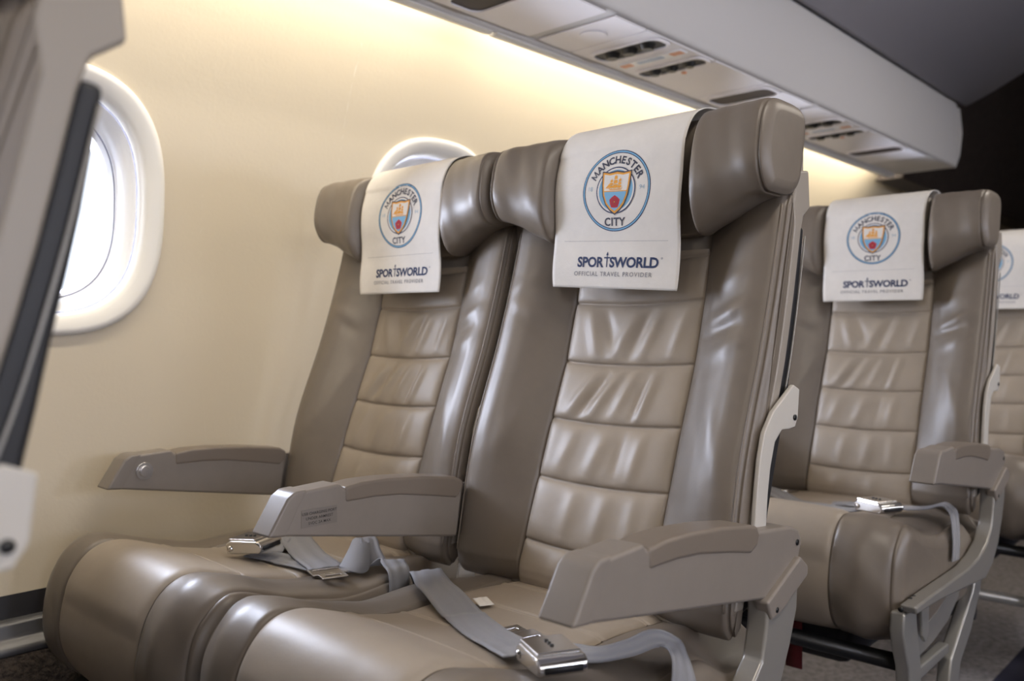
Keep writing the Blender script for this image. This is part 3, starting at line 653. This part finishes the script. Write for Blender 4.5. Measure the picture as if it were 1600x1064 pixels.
# second row aisle seat
b = belt('seat_belt', (0, PITCH, 0), 'grey seat belt on the second-row aisle seat with a chrome buckle')
ribbon('strap', on([(-.885, .79, -.05), (-.880, .778, -.004), (-.83, .745, .008), (-.775, .71, .010), (-.72, .668, .006), (-.67, .64, .004), (-.61, .61, .003), (-.565, .595, .008)]), [(0, .020, 0), (.004, .020, 0)] + [(.012, .019, 0)] * 6, b, web)
ribbon('strap', on([(-.655, .700, .003), (-.62, .712, .005), (-.58, .715, .008), (-.54, .716, .010), (-.500, .722, .014), (-.475, .73, .022), (-.464, .733, .018), (-.450, .715, .008), (-.4425, .70, -.030), (-.4425, .695, -.062)]),
       [(-.002, .020, 0)] * 6 + [(0, .019, 0)] * 4, b, web)
make_buckle(b, (-.530, .588, zc(0, .588, 0) + .008), R(-25), 0, R(-3))
v, f = cyl_geo((-.765, .735, zc(0, .73, 0) + .006), 'z', .008, .010, 20); bevel(meshobj('end_fitting', v, f, chrome, b), .002, 2)

# red tag under the second row
v, f = box_geo(-.659, -.631, 1.394, 1.398, H - .567, H - .4815)
tag(meshobj('life_vest_strap', v, f, red_m, None), 'dark red fabric tag hanging under the second-row seat', 'strap')

# ------------------------------------------------------------------ cabin shell
WZ = [(-.80, 1.20), (-.62, 1.31), (-.45, 1.385), (-.39, 1.405), (-.2, 1.435), (0, 1.45), (.15, 1.452), (.30, 1.437), (.45, 1.40), (.60, 1.335), (.75, 1.235), (.90, 1.09)]
def wx(z): return float(np.interp(z, _wz, _wx))
_wc = catmull([(a, b) for a, b in WZ], 10); _wz, _wx = _wc[:, 0], _wc[:, 1]
ZC, WA, WB, NEXP = .207, .185, .208, 2.6
def wall(side, name, ys):
    y_lo, y_hi = -3.0, 6.4; z_lo, z_hi = -.39, .90; V, F = [], []
    ND = 96
    def outline(a, b, th):
        e = 2 / NEXP; c, s = math.cos(th), math.sin(th)
        return a * math.copysign(abs(c) ** e, c), b * math.copysign(abs(s) ** e, s)
    def addgrid(y0, y1, z0, z1, ny, nz):
        o = len(V)
        for i in range(ny + 1):
            for j in range(nz + 1):
                y = y0 + (y1 - y0) * i / ny; z = z0 + (z1 - z0) * j / nz; V.append((side * wx(z), y, z + H))
        F.extend(grid_faces(ny + 1, nz + 1, off=o))
    hw, hz0, hz1 = .26, -.09, .53
    edges = [y_lo] + [e for w in ys for e in (w - hw, w + hw)] + [y_hi]
    for i in range(0, len(edges), 2): addgrid(edges[i], edges[i + 1], z_lo, z_hi, 4, 60)
    for w in ys:
        addgrid(w - hw, w + hw, z_lo, hz0, 6, 20); addgrid(w - hw, w + hw, hz1, z_hi, 6, 20)
        o = len(V); rings = 8
        for k in range(rings + 1):
            f = k / rings
            for i in range(ND):
                th = 2 * PI * i / ND; ay, az = outline(WA, WB, th)
                m = max(abs(math.cos(th)) , abs(math.sin(th))); ry, rz = hw * math.cos(th) / m, (.31) * math.sin(th) / m
                cz = ZC * (1 - f) + .22 * f; y, z = w + ay * (1 - f) + ry * f, cz + az * (1 - f) + rz * f
                V.append((side * wx(z), y, z + H))
        F.extend(grid_faces(rings + 1, ND, True, off=o))
    tag(meshobj(name, V, F, wall_m), kind='structure')
    for n, w in enumerate(ys):
        num = n + 1 + (0 if side < 0 else len(ys))
        def ringset(levels, nm, m, parent=None, fillc=False):
            V, F = [], []
            for (sc, dep) in levels:
                for i in range(ND):
                    th = 2 * PI * i / ND; a, b = outline(WA - sc, WB - sc, th); z = ZC + b
                    V.append((side * (wx(z) + dep), w + a, z + H))
            F += grid_faces(len(levels), ND, True)
            if fillc: F.append(tuple(range(len(V) - ND, len(V))))
            return meshobj(nm, V, F, m, parent)
        fr = ringset([(-.006, .004), (-.005, -.005), (.0, -.009), (.006, -.009), (.020, -.004), (.026, .0), (.0275, .010), (.030, .020)], 'window_%d' % num, wframe_m)
        tag(fr, kind='structure')
        g = ringset([(.0300, .020), (.0325, .022)], 'gasket', gasket, fr)
        r_ = ringset([(.0325, .020), (.036, .022), (.044, .030), (.050, .045), (.053, .055)], 'inner_ring', wring_m, fr)
        g2 = ringset([(.053, .055), (.0555, .056)], 'gasket', gasket, fr)
        ringset([(.0555, .055), (.060, .066), (.064, .078), (.062, .095)], 'outer_ring', wring_m, fr)
        ringset([(.0550, .066), (.09, .066)], 'pane', pane_m, fr, True)
wall(-1, 'wall_left', WINDOWS_Y); wall(1, 'wall_right', WINDOWS_Y)
def extrude_y(name, pts, y0, y1, m, parent=None, ny=1, smooth=False, closed=True):
    """(x, above-eye z) outline extruded along the cabin"""
    n = len(pts); V = [(x, y0 + (y1 - y0) * k / ny, z + H) for k in range(ny + 1) for x, z in pts]
    F = grid_faces(ny + 1, n, closed)
    if closed: F += [tuple(range(n)), tuple(range(len(V) - n, len(V)))]
    return meshobj(name, V, F, m, parent, smooth)
for side, nm in ((-1, 'left'), (1, 'right')):
    s = side
    kick = [(s * wx(z), z) for z in np.linspace(-.45, -.80, 8)]
    tag(extrude_y('wall_%s_carpet' % nm, [(s * 1.43, -.4640), (s * 1.43, -.380), (s * 1.431, -.380), (s * 1.431, -.4642), (s * 1.3605, -.4642)] + [(s * (1.36 - .18 * (k / 6) ** 2), -.465 - .335 * k / 6) for k in range(1, 7)], -3, 6.4, kick_m, closed=False, smooth=True), kind='structure')
    tag(extrude_y('baseboard_' + nm, [(s * 1.412, -.386), (s * 1.404, -.3865), (s * 1.398, -.425), (s * 1.42, -.425)], -3, 6.4, charcoal), kind='structure')
    led = [(s * 1.42, -.418), (s * 1.392, -.420), (s * 1.384, -.424), (s * 1.381, -.436), (s * 1.378, -.444), (s * 1.366, -.450), (s * 1.362, -.456), (s * 1.362, -.4635), (s * 1.42, -.4635)]
    tag(bevel(extrude_y('trim_%d' % (1 if s < 0 else 2), led, -3, 6.4, alu), .002, 2), kind='structure')
v, f = box_geo(-1.3, -.54, -3, 6.4, -.05, 0); tag(meshobj('floor', v, f, floor_m, smooth=False), kind='structure')
v, f = box_geo(-.54, .54, -3, 6.4, -.05, 0); tag(meshobj('floor_aisle', v, f, navy_m, smooth=False), kind='structure')
v, f = box_geo(.54, 1.3, -3, 6.4, -.05, 0); tag(meshobj('floor_right', v, f, floor_m, smooth=False), kind='structure')
cp = catmull([(-.95, .822), (-.86, .86), (-.76, .91), (-.60, .985), (-.40, 1.05), (-.2, 1.085), (0, 1.10), (.2, 1.085), (.40, 1.05), (.60, .985), (.76, .91), (.86, .86), (.95, .822)], 6)
pts = [tuple(p) for p in cp] + [(p[0], p[1] + .03) for p in cp[::-1]]
tag(extrude_y('ceiling', pts, -3, 3.46, ceil_m, smooth=True), kind='structure')
v, f = box_geo(-1.5, 1.5, -3, 6.4, H + 1.4, H + 1.42); tag(meshobj('ceiling_outer', v, f, black, smooth=False), kind='structure')
v, f = box_geo(-1.5, 1.5, 6.4, 6.45, 0, H + 1.4); tag(meshobj('wall_back', v, f, wood_m, smooth=False), kind='structure')
v, f = box_geo(-1.5, 1.5, -3.05, -3.0, 0, H + 1.4); tag(meshobj('wall_front', v, f, bin_m, smooth=False), kind='structure')
for s, nm in ((-1, 'left'), (1, 'right')):
    tag(extrude_y('wall_%s_upper' % nm, [(s * 1.089, .9005), (s * 1.10, .9005), (s * 1.12, 1.395), (s * 1.11, 1.395)], -3, 6.4, wall_m), kind='structure')
# overhead bins
BZ = .597
binp = [(-1.195, BZ + .004), (-1.195, BZ - .006), (-1.186, BZ - .010), (-1.176, BZ - .006), (-1.172, BZ), (-.975, BZ), (-.965, BZ + .003), (-.961, BZ + .012), (-.955, .66), (-.953, .72), (-.955, .78), (-.960, .822), (-.975, .845), (-1.05, .850), (-1.09, .825), (-1.15, .70), (-1.19, .66)]
ob = extrude_y('overhead_bin', binp, -3, 3.40, bin_m); bevel(ob, .003, 2, 25)
tag(ob, 'long pale grey overhead bin running above the seats along the window side', 'overhead bin')
for y0, y1 in ((-1.2, .02), (.03, 1.22), (1.23, 2.43), (2.44, 3.38)):
    o = extrude_y('valance_rail', [(-1.206, BZ - .012), (-1.190, BZ - .016), (-1.180, BZ - .0115), (-1.188, BZ - .004), (-1.206, BZ)], y0, y1, wframe_m, ob); bevel(o, .002, 2)
cl = extrude_y('bin_end_cap', [(x * 1 - .0, z) for x, z in [(-1.17, BZ + .002), (-.97, BZ + .002), (-.956, .64), (-.948, .72), (-.956, .81), (-1.08, .82)]], 3.40, 3.425, bin_m, ob)
obr = extrude_y('overhead_bin', [(-x, z) for x, z in binp], -3, 3.40, bin_m); bevel(obr, .003, 2, 25)
tag(obr, 'matching pale grey overhead bin across the aisle, outside the photo', 'overhead bin')
# service panels under the bin
def rrect(x0, x1, y0, y1, r, n=6, skew=0):
    P = []
    for cx_, cy_, a0 in ((x1 - r, y1 - r, 0), (x0 + r, y1 - r, 90), (x0 + r, y0 + r, 180), (x1 - r, y0 + r, 270)):
        for k in range(n + 1): a = R(a0 + 90 * k / n); P.append((cx_ + r * math.cos(a), cy_ + r * math.sin(a)))
    return P
def plate(P, z0, z1):
    n = len(P); v = [(x, y, z0) for x, y in P] + [(x, y, z1) for x, y in P]
    return v, [tuple(range(n)), tuple(range(n, 2 * n))] + [(i, (i + 1) % n, n + (i + 1) % n, n + i) for i in range(n)]
def frame_ring(P, Q, z0, z1):
    n = len(P); v = [(x, y, z0) for x, y in P] + [(x, y, z0) for x, y in Q] + [(x, y, z1) for x, y in P] + [(x, y, z1) for x, y in Q]; f = []
    for i in range(n):
        j = (i + 1) % n; f += [(i, j, n + j, n + i), (2 * n + i, 2 * n + j, 3 * n + j, 3 * n + i), (i, j, 2 * n + j, 2 * n + i), (n + i, n + j, 3 * n + j, 3 * n + i)]
    return v, f
def service_panel(y, label):
    t = empty('service_panel', (-1.0635, y, H + BZ - .0006), label, 'service panel', 'service panels under the bin')
    for (a, b_) in ((-.262, -.158), (-.154, .105), (.109, .340), (.344, .610)):
        P = rrect(-.1015, .0925, a, b_, .004, 3); v, f = plate(P, -.0035, .0); bevel(meshobj('panel', v, f, psu_m, t), .0012, 2)
    for (yy, hh) in ((-.085, .030), (.078, .024), (.405, .040)):
        Q = rrect(-.082, .082, yy - hh, yy + hh, min(.022, hh * .8)); P = rrect(-.088, .088, yy - hh - .006, yy + hh + .006, min(.026, hh * .85))
        v, f = frame_ring(P, Q, -.0075, -.003); fr = meshobj('bezel', v, f, psu_m, t, smooth=False)
        v, f = plate(Q, -.0042, -.0034); sl = meshobj('recess', v, f, black if yy < .3 else mat('smoked_lens', (.03, .018, .016), .55), fr, smooth=False)
        if yy < .3:
            for kx in (-.045, .0, .045):
                v, f = cyl_geo((kx, yy, -.0042), 'z', hh * .62, -.010, 20, hh * .42); bevel(meshobj('reading_light' if yy < 0 else 'air_nozzle', v, f, darkmetal, fr), .001, 2)
    v, f = plate(rrect(-.082, .082, -.018, .012, .004), -.0062, -.003); st = meshobj('sign_strip', v, f, wring_m, t, smooth=False)
    for x0, x1 in ((-.078, -.05), (.05, .078)):
        v, f = plate(rrect(x0, x1, -.013, .007, .002), -.0068, -.0060); meshobj('sign_lens', v, f, orange_m, st, smooth=False)
    v, f = plate(rrect(-.035, .03, -.011, .005, .002), -.0068, -.0060); meshobj('sign_lens', v, f, mat('blue_lens', (.35, .45, .6), .3), st, smooth=False)
    v, f = cyl_geo((-.0, .13, -.0035), 'z', .006, -.003, 14); meshobj('call_button', v, f, orange_m, t)
    v, f = cyl_geo((.0, -.21, -.0035), 'z', .028, -.0025, 32); bevel(meshobj('speaker_cover', v, f, psu_m, t), .001, 2)
    return t
service_panel(1.594, 'service panel with air slots under the bin, directly above the foreground seats')
for yy, lab in ((1.594 - .90, 'service panel cut off at the top edge of the photo'), (1.594 + .90, 'service panel nearest the far end of the bin')):
    s_ = copy_tree([o for o in C.objects if o.name == 'service_panel'][0]); s_.location.y = yy; tag(s_, lab)

# dark wood cupboard beyond the bin, above the continuing wall
o = extrude_y('wood_cabinet', [(-1.172, BZ - .006), (-1.045, .88), (-.85, 1.385), (-1.075, 1.385), (-1.072, .885), (-1.10, .84), (-1.20, .70), (-1.28, BZ - .006)], 3.47, 6.38, wood_m)
tag(bevel(o, .004, 2), 'dark wood-grain cabinet beyond the end of the overhead bin', 'cabinet')
extrude_y('handle_recess', [(-1.158, .64), (-1.128, .73), (-1.20, .73), (-1.20, .64)], 4.7, 6.3, black, o)
